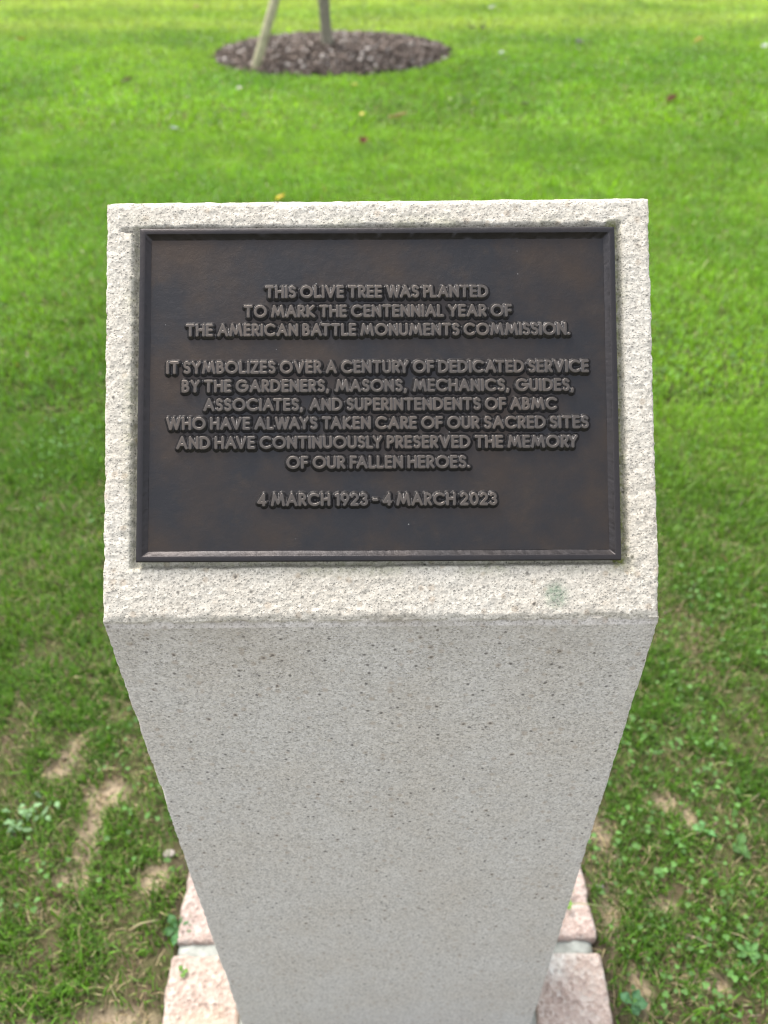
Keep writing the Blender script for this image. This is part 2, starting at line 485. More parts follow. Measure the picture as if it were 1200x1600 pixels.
GL = {
 'A': (.80, [[(0, 0), (.40, 1), (.80, 0)], [(.14, .34), (.66, .34)]]),
 'B': (.48, [[(0, 0), (0, 1)], [(0, 1), (.2, 1)] + arc(.2, .77, .21, .23, 90, -90, 10) + [(0, .54)], [(.2, .54)] + arc(.2, .27, .28, .27, 90, -90, 10) + [(0, 0)]]),
 'C': (.86, [arc(.5, .5, .5, .5, 48, 312, 24)]),
 'D': (.72, [[(0, 0), (0, 1), (.22, 1)] + arc(.22, .5, .5, .5, 90, -90, 18) + [(0, 0)]]),
 'E': (.44, [[(.44, 1), (0, 1), (0, 0), (.44, 0)], [(0, .52), (.42, .52)]]),
 'F': (.42, [[(.42, 1), (0, 1), (0, 0)], [(0, .50), (.40, .50)]]),
 'G': (.98, [arc(.5, .5, .5, .5, 48, 360, 28) + [(.56, .5)]]),
 'H': (.62, [[(0, 0), (0, 1)], [(.62, 0), (.62, 1)], [(0, .53), (.62, .53)]]),
 'I': (.0, [[(0, 0), (0, 1)]]),
 'K': (.58, [[(0, 0), (0, 1)], [(.54, 1), (.02, .50), (.58, 0)]]),
 'L': (.40, [[(0, 1), (0, 0), (.40, 0)]]),
 'M': (1.04, [[(0, 0), (.18, 1), (.52, .16), (.86, 1), (1.04, 0)]]),
 'N': (.66, [[(0, 0), (0, 1), (.66, 0), (.66, 1)]]),
 'O': (1.0, [arc(.5, .5, .5, .5, 0, 360, 32)]),
 'P': (.46, [[(0, 0), (0, 1), (.2, 1)] + arc(.2, .74, .26, .26, 90, -90, 12) + [(0, .48)]]),
 'R': (.50, [[(0, 0), (0, 1), (.2, 1)] + arc(.2, .74, .26, .26, 90, -90, 12) + [(0, .48)], [(.18, .48), (.50, 0)]]),
 'S': (.46, [sshape(.46)]),
 'T': (.62, [[(0, 1), (.62, 1)], [(.31, 1), (.31, 0)]]),
 'U': (.58, [[(0, 1), (0, .30)] + arc(.29, .29, .29, .29, 180, 360, 14) + [(.58, 1)]]),
 'V': (.76, [[(0, 1), (.38, 0), (.76, 1)]]),
 'W': (1.12, [[(0, 1), (.28, 0), (.56, 1), (.84, 0), (1.12, 1)]]),
 'Y': (.64, [[(0, 1), (.32, .48), (.64, 1)], [(.32, .48), (.32, 0)]]),
 'Z': (.54, [[(.02, 1), (.54, 1), (0, 0), (.54, 0)]]),
 '0': (.58, [arc(.29, .5, .29, .5, 0, 360, 26)]),
 '1': (.20, [[(0, .88), (.20, 1), (.20, 0)]]),
 '2': (.52, [arc(.26, .72, .25, .28, 165, -40, 14) + [(0, 0), (.52, 0)]]),
 '3': (.50, [arc(.24, .76, .21, .24, 150, -90, 12) + arc(.24, .26, .26, .26, 90, -150, 12)]),
 '4': (.60, [[(.46, 0), (.46, 1), (0, .24), (.60, .24)]]),
 '9': (.56, [arc(.28, .68, .28, .32, 0, 360, 20), [(.54, .58), (.22, 0)]]),
 '-': (.30, [[(0, .46), (.30, .46)]]),
 '.': (.02, [[(0, .02), (.02, .02)]]),
 ',': (.26, [[(.06, .06), (0, -.16)]]),
}
CAPH, HALFW, SKIRT, RELIEF = .0102, .00092, .0025, .0034

def inscription(text, x0, x1, yc):
    """one cast line: a relief whose height falls off with the distance from the letter strokes"""
    segs = []; x = 0; gap = .34
    prev = ' '
    for ch in text:
        if prev + ch in ('LT', 'LY', 'TA', 'AT', 'AV', 'VA', 'AY', 'YA', 'AW', 'WA', 'PL', 'RY', 'FA', 'KT'): x -= .16
        prev = ch
        if ch == ' ': x += .31; continue
        wd, st = GL[ch]
        for pl in st:
            for p, q in zip(pl[:-1], pl[1:]): segs.append((p[0] + x, p[1], q[0] + x, q[1]))
        x += wd + gap
    total = x - gap
    face = CAPH - 2 * HALFW
    L = (x1 - x0) - 2 * (SKIRT + HALFW) + .0020
    sx = L / total
    segs = np.array(segs)
    G = np.stack([segs[:, 0] * sx - L / 2, (segs[:, 1] - .5) * face, segs[:, 2] * sx - L / 2, (segs[:, 3] - .5) * face], 1)
    res = .00026; mgn = HALFW + SKIRT + .0009
    xs = np.arange(-L / 2 - mgn, L / 2 + mgn, res); ys = np.arange(-face / 2 - mgn - .002, face / 2 + mgn, res)
    D = np.full((len(ys), len(xs)), 1.0)
    for ax, ay, bx, by in G:
        i0 = max(0, int((min(ax, bx) - mgn - xs[0]) / res)); i1 = min(len(xs), int((max(ax, bx) + mgn - xs[0]) / res) + 2)
        j0 = max(0, int((min(ay, by) - mgn - ys[0]) / res)); j1 = min(len(ys), int((max(ay, by) + mgn - ys[0]) / res) + 2)
        px, py = np.meshgrid(xs[i0:i1], ys[j0:j1])
        dx, dy = bx - ax, by - ay; ll = dx * dx + dy * dy + 1e-16
        tt = np.clip(((px - ax) * dx + (py - ay) * dy) / ll, 0, 1)
        D[j0:j1, i0:i1] = np.minimum(D[j0:j1, i0:i1], np.hypot(px - ax - tt * dx, py - ay - tt * dy))
    A, B = np.meshgrid(xs, ys)
    P = p3(A.ravel(), B.ravel())
    d = D.ravel() - HALFW
    d = d + vnoise(P, 900, 7) * .00006 + vnoise(P * np.array([1, .12, 1]), 1500, 8) * .00004 * (d > .0002)      # cast and tooled irregularity
    k = np.clip(d / SKIRT, 0, 1)
    h = RELIEF * np.where(d < 0, 1.0, np.clip(1 - k ** 1.1, 0, 1))
    h += np.where(d < 0, fbm(P, 500, 2, 12) * .00006, 0)
    inside = (k < 1).reshape(D.shape)
    cell = inside[:-1, :-1] | inside[1:, :-1] | inside[:-1, 1:] | inside[1:, 1:]
    F = grid_faces(len(xs), len(ys))[cell.ravel()]
    used = np.unique(F); remap = np.full(len(P), -1); remap[used] = np.arange(len(used))
    P[:, 2] = h - .0004
    P[:, 0] += (x0 + x1) / 2; P[:, 1] += yc
    worn = np.clip(1 - np.clip(d, 0, 1) / .00035, 0, 1)
    me = mesh_np('inscription_line', P[used], [remap[F]], {'worn': worn[used]}, True)
    o = add('inscription_line', me, M_LET, plaque, (0, 0, .0008))
    o['label'] = 'raised bronze lettering ' + text
    return o

CX_, CY_ = -.0010, .1849
for text, a, b_, t0, t1 in [
    ('THIS OLIVE TREE WAS PLANTED', -.0949, .0915, .2696, .2680),
    ('TO MARK THE CENTENNIAL YEAR OF', -.1124, .1108, .2536, .2517),
    ('THE AMERICAN BATTLE MONUMENTS COMMISSION.', -.1599, .1586, .2384, .2358),
    ('IT SYMBOLIZES OVER A CENTURY OF DEDICATED SERVICE', -.1756, .1732, .2075, .2047),
    ('BY THE GARDENERS, MASONS, MECHANICS, GUIDES,', -.1628, .1624, .1920, .1894),
    ('ASSOCIATES, AND SUPERINTENDENTS OF ABMC', -.1448, .1468, .1764, .1741),
    ('WHO HAVE ALWAYS TAKEN CARE OF OUR SACRED SITES', -.1752, .1722, .1613, .1585),
    ('AND HAVE CONTINUOUSLY PRESERVED THE MEMORY', -.1667, .1630, .1454, .1428),
    ('OF OUR FALLEN HEROES.', -.0770, .0753, .1283, .1271),
    ('4 MARCH 1923 - 4 MARCH 2023', -.1005, .0968, .0981, .0966)]:
    inscription(text, a - CX_, b_ - CX_, (t0 + t1) / 2 - CY_)

# ------------------------------------------------------------------ setts and mortar round the foot
def rough_block(name, lx, ly, lz, seed, taper=.0, amp=.004):
    n_ = 26
    bm = bmesh.new()
    bmesh.ops.create_cube(bm, size=1)
    bmesh.ops.subdivide_edges(bm, edges=bm.edges[:], cuts=n_, use_grid_fill=True)
    V = np.array([v.co[:] for v in bm.verts])
    # rounded box
    H = np.array([lx, ly, lz]) / 2; Q = V * 2 * H; r = .008
    core = np.clip(Q, -(H - r), H - r); dv = Q - core; ln = np.linalg.norm(dv, axis=1, keepdims=True)
    Q = core + dv / np.maximum(ln, 1e-9) * np.minimum(ln, r)
    Nn = dv / np.maximum(ln, 1e-9)
    sp = Q + seed * 3.17
    Q = Q + Nn * (fbm(sp, 34, 3, seed)[:, None] * amp + fbm(sp, 130, 2, seed + 1)[:, None] * .0016)
    Q[:, 0] += taper * Q[:, 1]
    for v, q in zip(bm.verts, Q): v.co = q
    me = bpy.data.meshes.new(name); bm.to_mesh(me); bm.free()
    me.polygons.foreach_set('use_smooth', np.ones(len(me.polygons), bool))
    n2 = len(me.vertices)
    return me, Q

def sett(x, y, lx, ly, seed, tint, label, top=.014, rz=0, taper=0, patch=None):
    me, Q = rough_block('granite_sett', lx, ly, .11, seed, taper)
    tn = np.tile(np.array(tint), (len(Q), 1)) * (1 + .12 * fbm(Q + seed, 28, 2, 9)[:, None])
    if patch is not None:
        (px_, py_, pr, pc) = patch
        f = (1 - sstep(.5, 1.2, np.hypot((Q[:, 0] - px_) / pr[0], (Q[:, 1] - py_) / pr[1]) + .5 * fbm(Q, 60, 2, 4)))[:, None]
        tn = tn * (1 - f) + np.array(pc) * f
    a = me.attributes.new('tint', 'FLOAT_COLOR', 'POINT'); cc = np.ones((len(Q), 4), np.float32); cc[:, :3] = tn; cc[:, :3] *= .72; a.data.foreach_set('color', cc.ravel())
    o = add('granite_sett', me, M_SETT, None, (x, y, top - .055)); o.rotation_euler.z = rz
    tag(o, label, 'paving stone', 'pink granite setts round the pedestal foot')
    return o

sett(-.308, .477, .124, .158, 3, (1.06, 1.0, .93), 'buff pink granite sett at left foot of pedestal with a tiny green sprout', taper=-.03, patch=(.0, -.03, (.06, .035), (1.08, 1.02, .88)))
sett(-.309, .651, .122, .150, 5, (1.0, .95, .92), 'narrow looking pink sett left of pedestal behind the pale mortar joint', taper=.02)
sett(.303, .476, .124, .158, 8, (1.14, 1.10, 1.05), 'rosy granite sett at right foot of pedestal with whitish mortar smear', taper=.03, patch=(-.03, .06, (.045, .03), (1.45, 1.6, 1.6)))
sett(.301, .653, .124, .152, 12, (1.12, 1.05, 1.02), 'pink granite sett right of pedestal crossed by a thin clover stem', taper=-.02)
# mortar bed that the setts sit in
nx, ny = 90, 50
xs = np.linspace(-.372, .372, nx); ys = np.linspace(.40, .745, ny); A, B = np.meshgrid(xs, ys)
P = p3(A.ravel(), B.ravel()); eg = np.minimum(.372 - np.abs(P[:, 0]), np.minimum(P[:, 1] - .40, .745 - P[:, 1]))
P[:, 2] = .003 + fbm(P, 40, 3, 6) * .004 - .045 * (1 - sstep(0, .02, eg + fbm(P, 30, 2, 8) * .012))
me = mesh_np('mortar_bed', P, [grid_faces(nx, ny)], None, True)
mb = add('mortar_bed', me, M_MORTAR); tag(mb, kind='structure')

# ------------------------------------------------------------------ lawn
def blades(name, x, y, z, h, wd, col, lean, flat=None):
    n_ = len(x); az = RNG.uniform(0, 2 * np.pi, n_); fa = az + RNG.normal(0, .5, n_) + np.pi / 2
    lx, ly = np.cos(az) * lean * h, np.sin(az) * lean * h
    bx, by = np.cos(fa) * wd / 2, np.sin(fa) * wd / 2
    hh = h * np.sqrt(np.clip(1 - .75 * lean ** 2, .04, 1))
    V = np.empty((n_, 5, 3))
    V[:, 0] = np.stack([x - bx, y - by, z - .004], 1); V[:, 1] = np.stack([x + bx, y + by, z - .004], 1)
    mx, my = x + lx * .38, y + ly * .38
    V[:, 2] = np.stack([mx + bx * .85, my + by * .85, z + hh * .62], 1); V[:, 3] = np.stack([mx - bx * .85, my - by * .85, z + hh * .62], 1)
    V[:, 4] = np.stack([x + lx, y + ly, z + hh * (1 - .22 * lean)], 1)
    b0 = np.arange(n_) * 5
    quads = np.stack([b0, b0 + 1, b0 + 2, b0 + 3], 1); tris = np.stack([b0 + 3, b0 + 2, b0 + 4], 1)
    return mesh_np(name, V.reshape(-1, 3), [quads, tris], {'tint': np.repeat(col, 5, 0)}, False)

def scatter(y0, y1, dens, hw=(.72, .43)):
    A_ = lambda y: 2 * (hw[0] * y + hw[1] * y * y / 2)
    n_ = int((A_(y1) - A_(y0)) * dens)
    yy = RNG.uniform(y0, y1, n_ * 2); keep = RNG.uniform(0, 1, len(yy)) < (hw[0] + hw[1] * yy) / (hw[0] + hw[1] * y1)
    yy = yy[keep][:n_]; xx = RNG.uniform(-1, 1, len(yy)) * (hw[0] + hw[1] * yy)
    return xx, yy

def green(x, y):
    P = p3(x, y)
    n1 = fbm(P, .9, 3, 40); n2 = fbm(P, 5, 2, 41); rn = RNG.normal(0, 1, len(x))
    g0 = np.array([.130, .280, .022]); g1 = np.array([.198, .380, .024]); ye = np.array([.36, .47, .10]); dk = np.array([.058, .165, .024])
    f = sstep(-.5, .5, n1 + .35 * n2)[:, None]
    c = g0 * (1 - f) + g1 * f
    # sunlight painted as pale yellow into drier mown stripes far off, worn olive grass close to the stone
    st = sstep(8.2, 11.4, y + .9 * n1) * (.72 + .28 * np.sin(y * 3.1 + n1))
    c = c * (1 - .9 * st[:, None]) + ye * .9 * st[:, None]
    near = (1 - sstep(1.2, 2.6, y))[:, None]
    c = c * (1 - near * .55) + np.array([.075, .180, .028]) * near * .55
    k = sstep(.1, .6, n2)[:, None] * .35; c = c * (1 - k) + dk * k
    c = c * (1 + .16 * fbm(P, 1.6, 2, 49) * sstep(1, 3, y))[:, None]
    nr_ = (1 - sstep(1.4, 3.0, y))[:, None]
    c = c * (1.10 - .24 * nr_)
    return c * np.clip(1 + (.30 + .12 * nr_[:, 0]) * rn, .3, 2.2)[:, None]

def lawn(name, y0, y1, dens, hmean, wd, straw, near=False):
    x, y = scatter(y0, y1, dens)
    P = p3(x, y)
    keep = RNG.uniform(0, 1, len(x)) > bareness(x, y) ** 1.8 * .86
    if near: keep &= RNG.uniform(0, 1, len(x)) < .22 + .78 * sstep(-.42, .30, fbm(P, 15, 3, 44)) + .3 * sstep(1.0, 1.8, y)
    pad = np.maximum(np.abs(x) - .375, np.abs(y - .56) - .19); keep &= pad > -.008
    keep &= RNG.uniform(0, 1, len(x)) < .35 + .65 * sstep(.0, .05, pad + .03 * fbm(P, 25, 2, 47))
    keep &= ring_d(x, y) > -.01
    x, y = x[keep], y[keep]; P = p3(x, y); n_ = len(x)
    h = hmean * np.exp(RNG.normal(0, .28, n_)) * (1 + .45 * fbm(P, 7, 2, 45))
    lean = np.clip(RNG.beta(2, 2, n_) * 1.25, .05, 1.08)
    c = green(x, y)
    s = RNG.uniform(0, 1, n_) < straw * (1 + .8 * fbm(P, 4, 2, 46))
    c[s] = np.array([.38, .32, .17]) * RNG.uniform(.55, 1.2, s.sum())[:, None]
    lean[s] = np.clip(lean[s] + .45, 0, 1.12)
    w_ = wd * np.exp(RNG.normal(0, .3, n_))
    return tag(add(name, blades(name, x, y, ground_z(x, y), h, w_, c, lean), M_GRASS), kind='stuff')

tag(lawn('grass', .30, 2.3, 70000, .024, .0022, .12, True), 'worn short grass with bare patches round the pedestal foot', 'grass')
tag(lawn('grass', 2.3, 6.0, 12000, .032, .0040, .06), 'green mown lawn behind the pedestal', 'grass')
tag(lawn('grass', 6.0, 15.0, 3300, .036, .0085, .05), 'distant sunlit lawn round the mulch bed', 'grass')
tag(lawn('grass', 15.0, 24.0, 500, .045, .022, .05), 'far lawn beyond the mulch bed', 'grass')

# dry litter: short straw fibres and crumbs lying on the worn turf and the bare soil
x, y = scatter(.30, 1.9, 9000)
m = RNG.uniform(0, 1, len(x)) < .35 + .65 * bareness(x, y); pad = np.maximum(np.abs(x) - .38, np.abs(y - .56) - .19); m &= pad > 0
x, y = x[m], y[m]; n_ = len(x)
c = np.where((RNG.uniform(0, 1, n_) < .6)[:, None], np.array([.46, .37, .22]), np.array([.19, .13, .085])) * RNG.uniform(.6, 1.25, n_)[:, None]
tag(add('straw_litter', blades('straw_litter', x, y, ground_z(x, y) + .005, np.exp(RNG.normal(-4.1, .5, n_)), np.exp(RNG.normal(-6.5, .35, n_)), c, np.clip(RNG.normal(1.08, .05, n_), .9, 1.14)), M_GRASS), 'dry straw fibres lying on the bare soil', 'straw', kind='stuff')

# clover growing through the turf
def clover_mesh(name, x, y, z, size, col):
    n_ = len(x); k = 7
    V = np.empty((n_, 3, k + 1, 3))
    a0 = RNG.uniform(0, 2 * np.pi, n_); tx = RNG.normal(0, .28, (n_, 2))
    for l in range(3):
        a = a0 + l * 2.094
        t = np.linspace(-1, 1, k)
        ox, oy = np.cos(a), np.sin(a); qx, qy = -oy, ox
        V[:, l, 0] = np.stack([x, y, z], 1)
        for i, q in enumerate(t):
            rad = size * (1.05 - .30 * abs(q) ** 3 - (.10 if i == k // 2 else 0)); off = size * .62 * math.sin(q * 1.35)
            rx = rad * math.cos(q * 1.0)
            vx = ox * rx + qx * off; vy = oy * rx + qy * off
            V[:, l, i + 1] = np.stack([x + vx, y + vy, z + vx * tx[:, 0] + vy * tx[:, 1] + size * .22 * abs(q)], 1)
    b0 = np.arange(n_ * 3) * (k + 1)
    tris = np.concatenate([np.stack([b0, b0 + i, b0 + i + 1], 1) for i in range(1, k)])
    return mesh_np(name, V.reshape(-1, 3), [tris], {'tint': np.repeat(col, 3 * (k + 1), 0)}, False)

x, y = scatter(.32, 3.2, 1500)
P = p3(x, y); m = RNG.uniform(0, 1, len(x)) < sstep(-.15, .5, fbm(P, 2.3, 2, 55) + .30 * (x > .3)) * (1 - bareness(x, y))
pad = np.maximum(np.abs(x) - .385, np.abs(y - .56) - .2); m &= pad > 0
x, y = x[m], y[m]
cc = np.array([.105, .225, .055]) * RNG.uniform(.6, 1.4, len(x))[:, None]
tag(add('clover', clover_mesh('clover', x, y, ground_z(x, y) + RNG.uniform(.012, .032, len(x)), RNG.uniform(.0030, .0060, len(x)), cc), M_LEAFY), 'small clover leaves mixed through the grass', 'clover', kind='stuff')

# ------------------------------------------------------------------ mulch bed, chips, tree and stake
nr, na = 26, 96
R_, A_ = np.meshgrid(np.linspace(0, RING_R + .02, nr), np.linspace(0, 2 * np.pi, na + 1)); R_ = R_.ravel(); A_ = A_.ravel()
X = RING_C[0] + R_ * np.cos(A_); Y = RING_C[1] + R_ * np.sin(A_); P = p3(X, Y)
P[:, 2] = -.012 + .05 * np.clip(1 - (R_ / RING_R) ** 2, 0, 1) + fbm(P, 9, 3, 70) * .015 - .03 * sstep(RING_R - .1, RING_R, R_)
me = mesh_np('mulch_bed', P, [grid_faces(nr, na + 1)], {'tint': np.tile(np.array([.035, .028, .024]), (len(P), 1))}, True)
tag(add('mulch_bed', me, M_BARK), kind='structure')
n_ = 9000
r = RING_R * np.sqrt(RNG.uniform(0, 1, n_)) * (1.0 + .035 * RNG.uniform(0, 1, n_) ** 4); a = RNG.uniform(0, 2 * np.pi, n_)
cxy = np.stack([RING_C[0] + r * np.cos(a), RING_C[1] + r * np.sin(a)], 1)
cz = .002 + .05 * np.clip(1 - (r / RING_R) ** 2, 0, 1) - .02 * sstep(RING_R - .1, RING_R, r) + RNG.uniform(0, .03, n_)
ls = np.exp(RNG.normal(-3.5, .4, n_)); ws = ls * RNG.uniform(.3, .75, n_); ts = RNG.uniform(.004, .009, n_)
cube = np.array([(-1, -1, -1), (1, -1, -1), (.8, 1, -1), (-1, .8, -1), (-.9, -.8, 1), (.9, -1, 1), (1, .9, 1), (-.8, 1, 1)]) * .5
V = cube[None] * np.stack([ls, ws, ts], 1)[:, None, :]
yaw = RNG.uniform(0, 2 * np.pi, n_); pt = RNG.normal(0, .42, n_); rl = RNG.normal(0, .4, n_)
def rotm(ax, t):
    c, s = np.cos(t), np.sin(t); R = np.zeros((len(t), 3, 3)); i, j = [(1, 2), (2, 0), (0, 1)][ax]
    R[:, ax, ax] = 1; R[:, i, i] = c; R[:, j, j] = c; R[:, i, j] = -s; R[:, j, i] = s; return R
RM = rotm(2, yaw) @ rotm(1, pt) @ rotm(0, rl)
V = np.einsum('nij,nkj->nki', RM, V) + np.concatenate([cxy, cz[:, None]], 1)[:, None, :]
q = np.array([[3, 2, 1, 0], [4, 5, 6, 7], [0, 1, 5, 4], [1, 2, 6, 5], [2, 3, 7, 6], [3, 0, 4, 7]])
F = (q[None] + (np.arange(n_) * 8)[:, None, None]).reshape(-1, 4)
pick = RNG.uniform(0, 1, n_)
cc = np.where((pick < .62)[:, None], np.array([.098, .074, .060]), np.where((pick < .9)[:, None], np.array([.21, .165, .135]), np.array([.42, .38, .34]))) * RNG.uniform(.6, 1.3, n_)[:, None]
me = mesh_np('bark_chips', V.reshape(-1, 3), [F], {'tint': np.repeat(cc, 8, 0)}, False)
tag(add('bark_chips', me, M_BARK), 'dark grey brown bark chips filling the round bed', 'mulch', kind='stuff')

def tube(pts, rad, seg=14, seed=0, rough=.0):
    pts = np.array(pts, float); n_ = len(pts); V = []
    for i in range(n_):
        d = pts[min(i + 1, n_ - 1)] - pts[max(i - 1, 0)]; d /= np.linalg.norm(d)
        s = np.cross(d, [0, 1, .01]); s /= np.linalg.norm(s); q = np.cross(d, s)
        t = np.linspace(0, 2 * np.pi, seg, endpoint=False)
        ring = pts[i] + np.outer(np.cos(t), s) * rad[i] + np.outer(np.sin(t), q) * rad[i]
        V.append(ring)
    V = np.concatenate(V)
    if rough:
        c = np.repeat(pts, seg, 0); nv = (V - c); V = c + nv * (1 + rough * fbm(V, 22, 2, seed)[:, None])
    F = []
    a = np.arange(seg); b_ = (a + 1) % seg
    for i in range(n_ - 1): F.append(np.stack([a + i * seg, b_ + i * seg, b_ + (i + 1) * seg, a + (i + 1) * seg], 1))
    caps = [np.arange(seg)[::-1][None], (np.arange(seg) + (n_ - 1) * seg)[None]]
    return V, F + caps

M_TRUNK = mat_plain('olive_bark', (.22, .205, .155), .35, 26, .9, .6, .006)
M_STAKE = mat_plain('weathered_stake_wood', (.37, .345, .22), .28, 18, .85, .4, .003)
tree = empty('olive_tree', (-.517, 9.017, 0))
tag(tree, 'young olive tree whose straight grey trunk rises from the middle of the mulch circle', 'tree')
zs = np.linspace(-.05, 1.95, 16)
pts = [(-.027 * z - .012 * math.sin(z * 3), .02 * math.sin(z * 2), z) for z in zs]
V, F = tube(pts, [.058 + .016 * math.exp(-z / .07) - .006 * z for z in zs], 16, 3, .07)
tr = add('trunk', mesh_np('trunk', V, F, None, True), M_TRUNK, tree)
top = np.array(pts[-1])
br = []
VV, FF, off = [], [], 0
for i in range(9):
    a = i * 2.4; L = RNG.uniform(.5, .85)
    e = top + np.array([math.cos(a) * L * .75, math.sin(a) * L * .75, L * .9 - .05])
    s = top - np.array([0, 0, RNG.uniform(0, .25)])
    ps = [s + (e - s) * t + np.array([0, 0, .12 * math.sin(t * 3.1)]) for t in np.linspace(0, 1, 7)]
    V, F = tube(ps, list(np.linspace(.026, .006, 7)), 8)
    VV.append(V); FF += [f + off for f in F]; off += len(V); br.append(ps)
add('branches', mesh_np('branches', np.concatenate(VV), FF, None, True), M_TRUNK, tree)
# crown of small narrow leaves
n_ = 9000; bi = RNG.integers(0, 9, n_); ti = np.sqrt(RNG.uniform(.15, 1, n_))
base = np.array([[br[b][min(6, int(t * 6))] for b, t in zip(bi, ti)]]).reshape(-1, 3) + RNG.normal(0, .16, (n_, 3))
d = RNG.normal(0, 1, (n_, 3)); d /= np.linalg.norm(d, axis=1, keepdims=True); s = np.cross(d, RNG.normal(0, 1, (n_, 3))); s /= np.linalg.norm(s, axis=1, keepdims=True)
ln = RNG.uniform(.04, .065, n_)[:, None]
V = np.stack([base, base + d * ln * .5 + s * ln * .13, base + d * ln, base + d * ln * .5 - s * ln * .13], 1).reshape(-1, 3)
cc = np.array([.085, .11, .06]) * RNG.uniform(.6, 1.6, n_)[:, None]
add('crown', mesh_np('crown', V, [np.arange(n_ * 4).reshape(-1, 4)], {'tint': np.repeat(cc, 4, 0)}, False), M_LEAFY, tree)
# the leaning stake
s0 = np.array([-1.172, 8.095, -.06]); s1 = np.array([-.455, 8.79, 1.70])
V, F = tube([s0 + (s1 - s0) * t - s0 * np.array([1, 1, 0]) for t in np.linspace(0, 1, 12)], [.043] * 12, 14, 8, .05)
stk = add('support_stake', mesh_np('support_stake', V, F, None, True), M_STAKE, None, (s0[0], s0[1], 0))
tag(stk, 'round wooden stake leaning from the front left of the mulch circle', 'stake')

# ------------------------------------------------------------------ fallen leaves
def leaf(x, y, L, W, c1, c2, label, az, curl=.35, tip=.5, z=.03, kind='leaf'):
    nu, nv = 13, 7
    U, Vv = np.meshgrid(np.linspace(0, 1, nu), np.linspace(-1, 1, nv)); U = U.ravel(); Vv = Vv.ravel()
    half = W / 2 * np.sin(np.pi * np.clip(U, .02, .985) ** .8) ** .75 * (1 + .10 * np.sin(U * 34))
    Q = np.stack([(U - .5) * L, Vv * half, curl * W * (Vv ** 2) * .55 + tip * L * .35 * (U - .4) ** 2 + .05 * W * np.sin(U * 9 + Vv * 3)], 1)
    f = np.clip(.5 + .9 * fbm(Q + x, 45, 2, 5) + .25 * (U - .5), 0, 1)[:, None]
    tint = np.array(c1) * (1 - f) + np.array(c2) * f
    vein = (np.abs(Vv) < .05); tint[vein] *= 1.2
    me = mesh_np('fallen_leaf', Q, [grid_faces(nu, nv)], {'tint': tint}, True)
    V2, F2 = tube([(-L * .5 - .02, .002, .006), (-L * .5, 0, .004), (L * .3, 0, .002)], [.0012, .0013, .0006], 6)
    o = add('fallen_leaf', me, M_DRY, None, (x, y, z)); o.rotation_euler = (RNG.normal(0, .15), RNG.normal(0, .15) - .1, az)
    mod = o.modifiers.new('thickness', 'SOLIDIFY'); mod.thickness = .0006
    st = add('leaf_stem', mesh_np('leaf_stem', V2, F2, {'tint': np.tile(np.array(c2) * .8, (len(V2), 1))}, True), M_DRY, o)
    tag(o, label, 'leaf', 'fallen leaves scattered on the lawn')
    return o

br1, br2, tan, red = (.13, .07, .035), (.24, .13, .06), (.42, .28, .13), (.20, .06, .035)
yel, oli, pal, drk = (.60, .46, .03), (.30, .28, .05), (.46, .48, .42), (.05, .055, .035)
leaf(-.55, 4.42, .065, .042, (.62, .56, .02), (.58, .38, .12), 'bright yellow and tan leaf just beyond the top edge of the stone', .9, .5, .7, .045)
leaf(2.234, 6.622, .085, .07, br1, br2, 'dark brown curled leaf on the right side of the lawn', .3, .6, .5, .05)
leaf(-.114, 5.555, .065, .055, red, br1, 'small reddish brown leaf on the lawn nearer the pedestal than the tan one', 1.2, .5, .6, .045)
leaf(.128, 6.196, .125, .05, tan, (.50, .38, .2), 'long curled tan leaf in the middle of the lawn', .1, .7, .4, .045)
leaf(2.015, 9.138, .09, .07, pal, drk, 'whitish and dark leaf well right of the mulch bed', .6, .6, .6, .045)
leaf(1.413, 11.622, .09, .07, pal, (.5, .52, .42), 'pale leaf far behind the right end of the mulch bed', .4, .4, .8, .05)
leaf(-2.164, 7.527, .11, .05, (.17, .15, .10), br1, 'grey brown leaf on the grass front left of the mulch bed', .5, .5, .4, .045)
leaf(1.091, 6.544, .075, .06, drk, (.07, .06, .035), 'dark greenish brown leaf between the tan leaf and the right brown one', 2.0, .4, .5, .045)
leaf(3.246, 9.184, .10, .07, oli, (.36, .28, .06), 'olive yellow leaf near the right edge of the far lawn', .2, .4, .5, .05)
leaf(-1.432, 5.918, .065, .05, (.40, .46, .44), (.30, .38, .33), 'pale bluish leaf on the left half of the lawn', .9, .3, .6, .045)
leaf(-1.154, 7.172, .06, .045, pal, (.5, .5, .34), 'small pale leaf in front of the leaning stake', 1.9, .4, .6, .045)
leaf(1.169, 8.601, .06, .05, pal, (.55, .6, .55), 'small white leaf just right of the mulch bed', .3, .5, .6, .045)
leaf(3.769, 8.805, .085, .06, pal, (.45, .5, .42), 'pale leaf at the far right edge of the lawn', 1.1, .4, .8, .05)
leaf(1.029, 10.091, .07, .05, (.08, .07, .05), br1, 'dark leaf behind the right end of the mulch bed, left one of a pair', .2, .4, .5, .05)
leaf(1.135, 10.05, .08, .06, (.06, .055, .04), (.09, .075, .05), 'darker broader leaf right of its pair behind the mulch bed', 1.4, .5, .5, .05)
leaf(-.208, 7.274, .06, .04, (.55, .46, .12), (.45, .4, .1), 'small yellowish leaf just in front of the mulch bed', .8, .3, .6, .045)
leaf(-.135, 6.28, .055, .035, (.58, .52, .13), (.5, .42, .1), 'small yellow leaf left of the long tan leaf', 1.9, .3, .6, .045)
leaf(-3.802, 9.621, .08, .06, (.50, .25, .09), (.42, .2, .08), 'orange leaf far off near the left edge of the lawn', .4, .4, .5, .05)
leaf(-2.361, 11.972, .08, .06, (.40, .30, .15), br2, 'light brown leaf far behind and left of the stake', .9, .4, .5, .05)

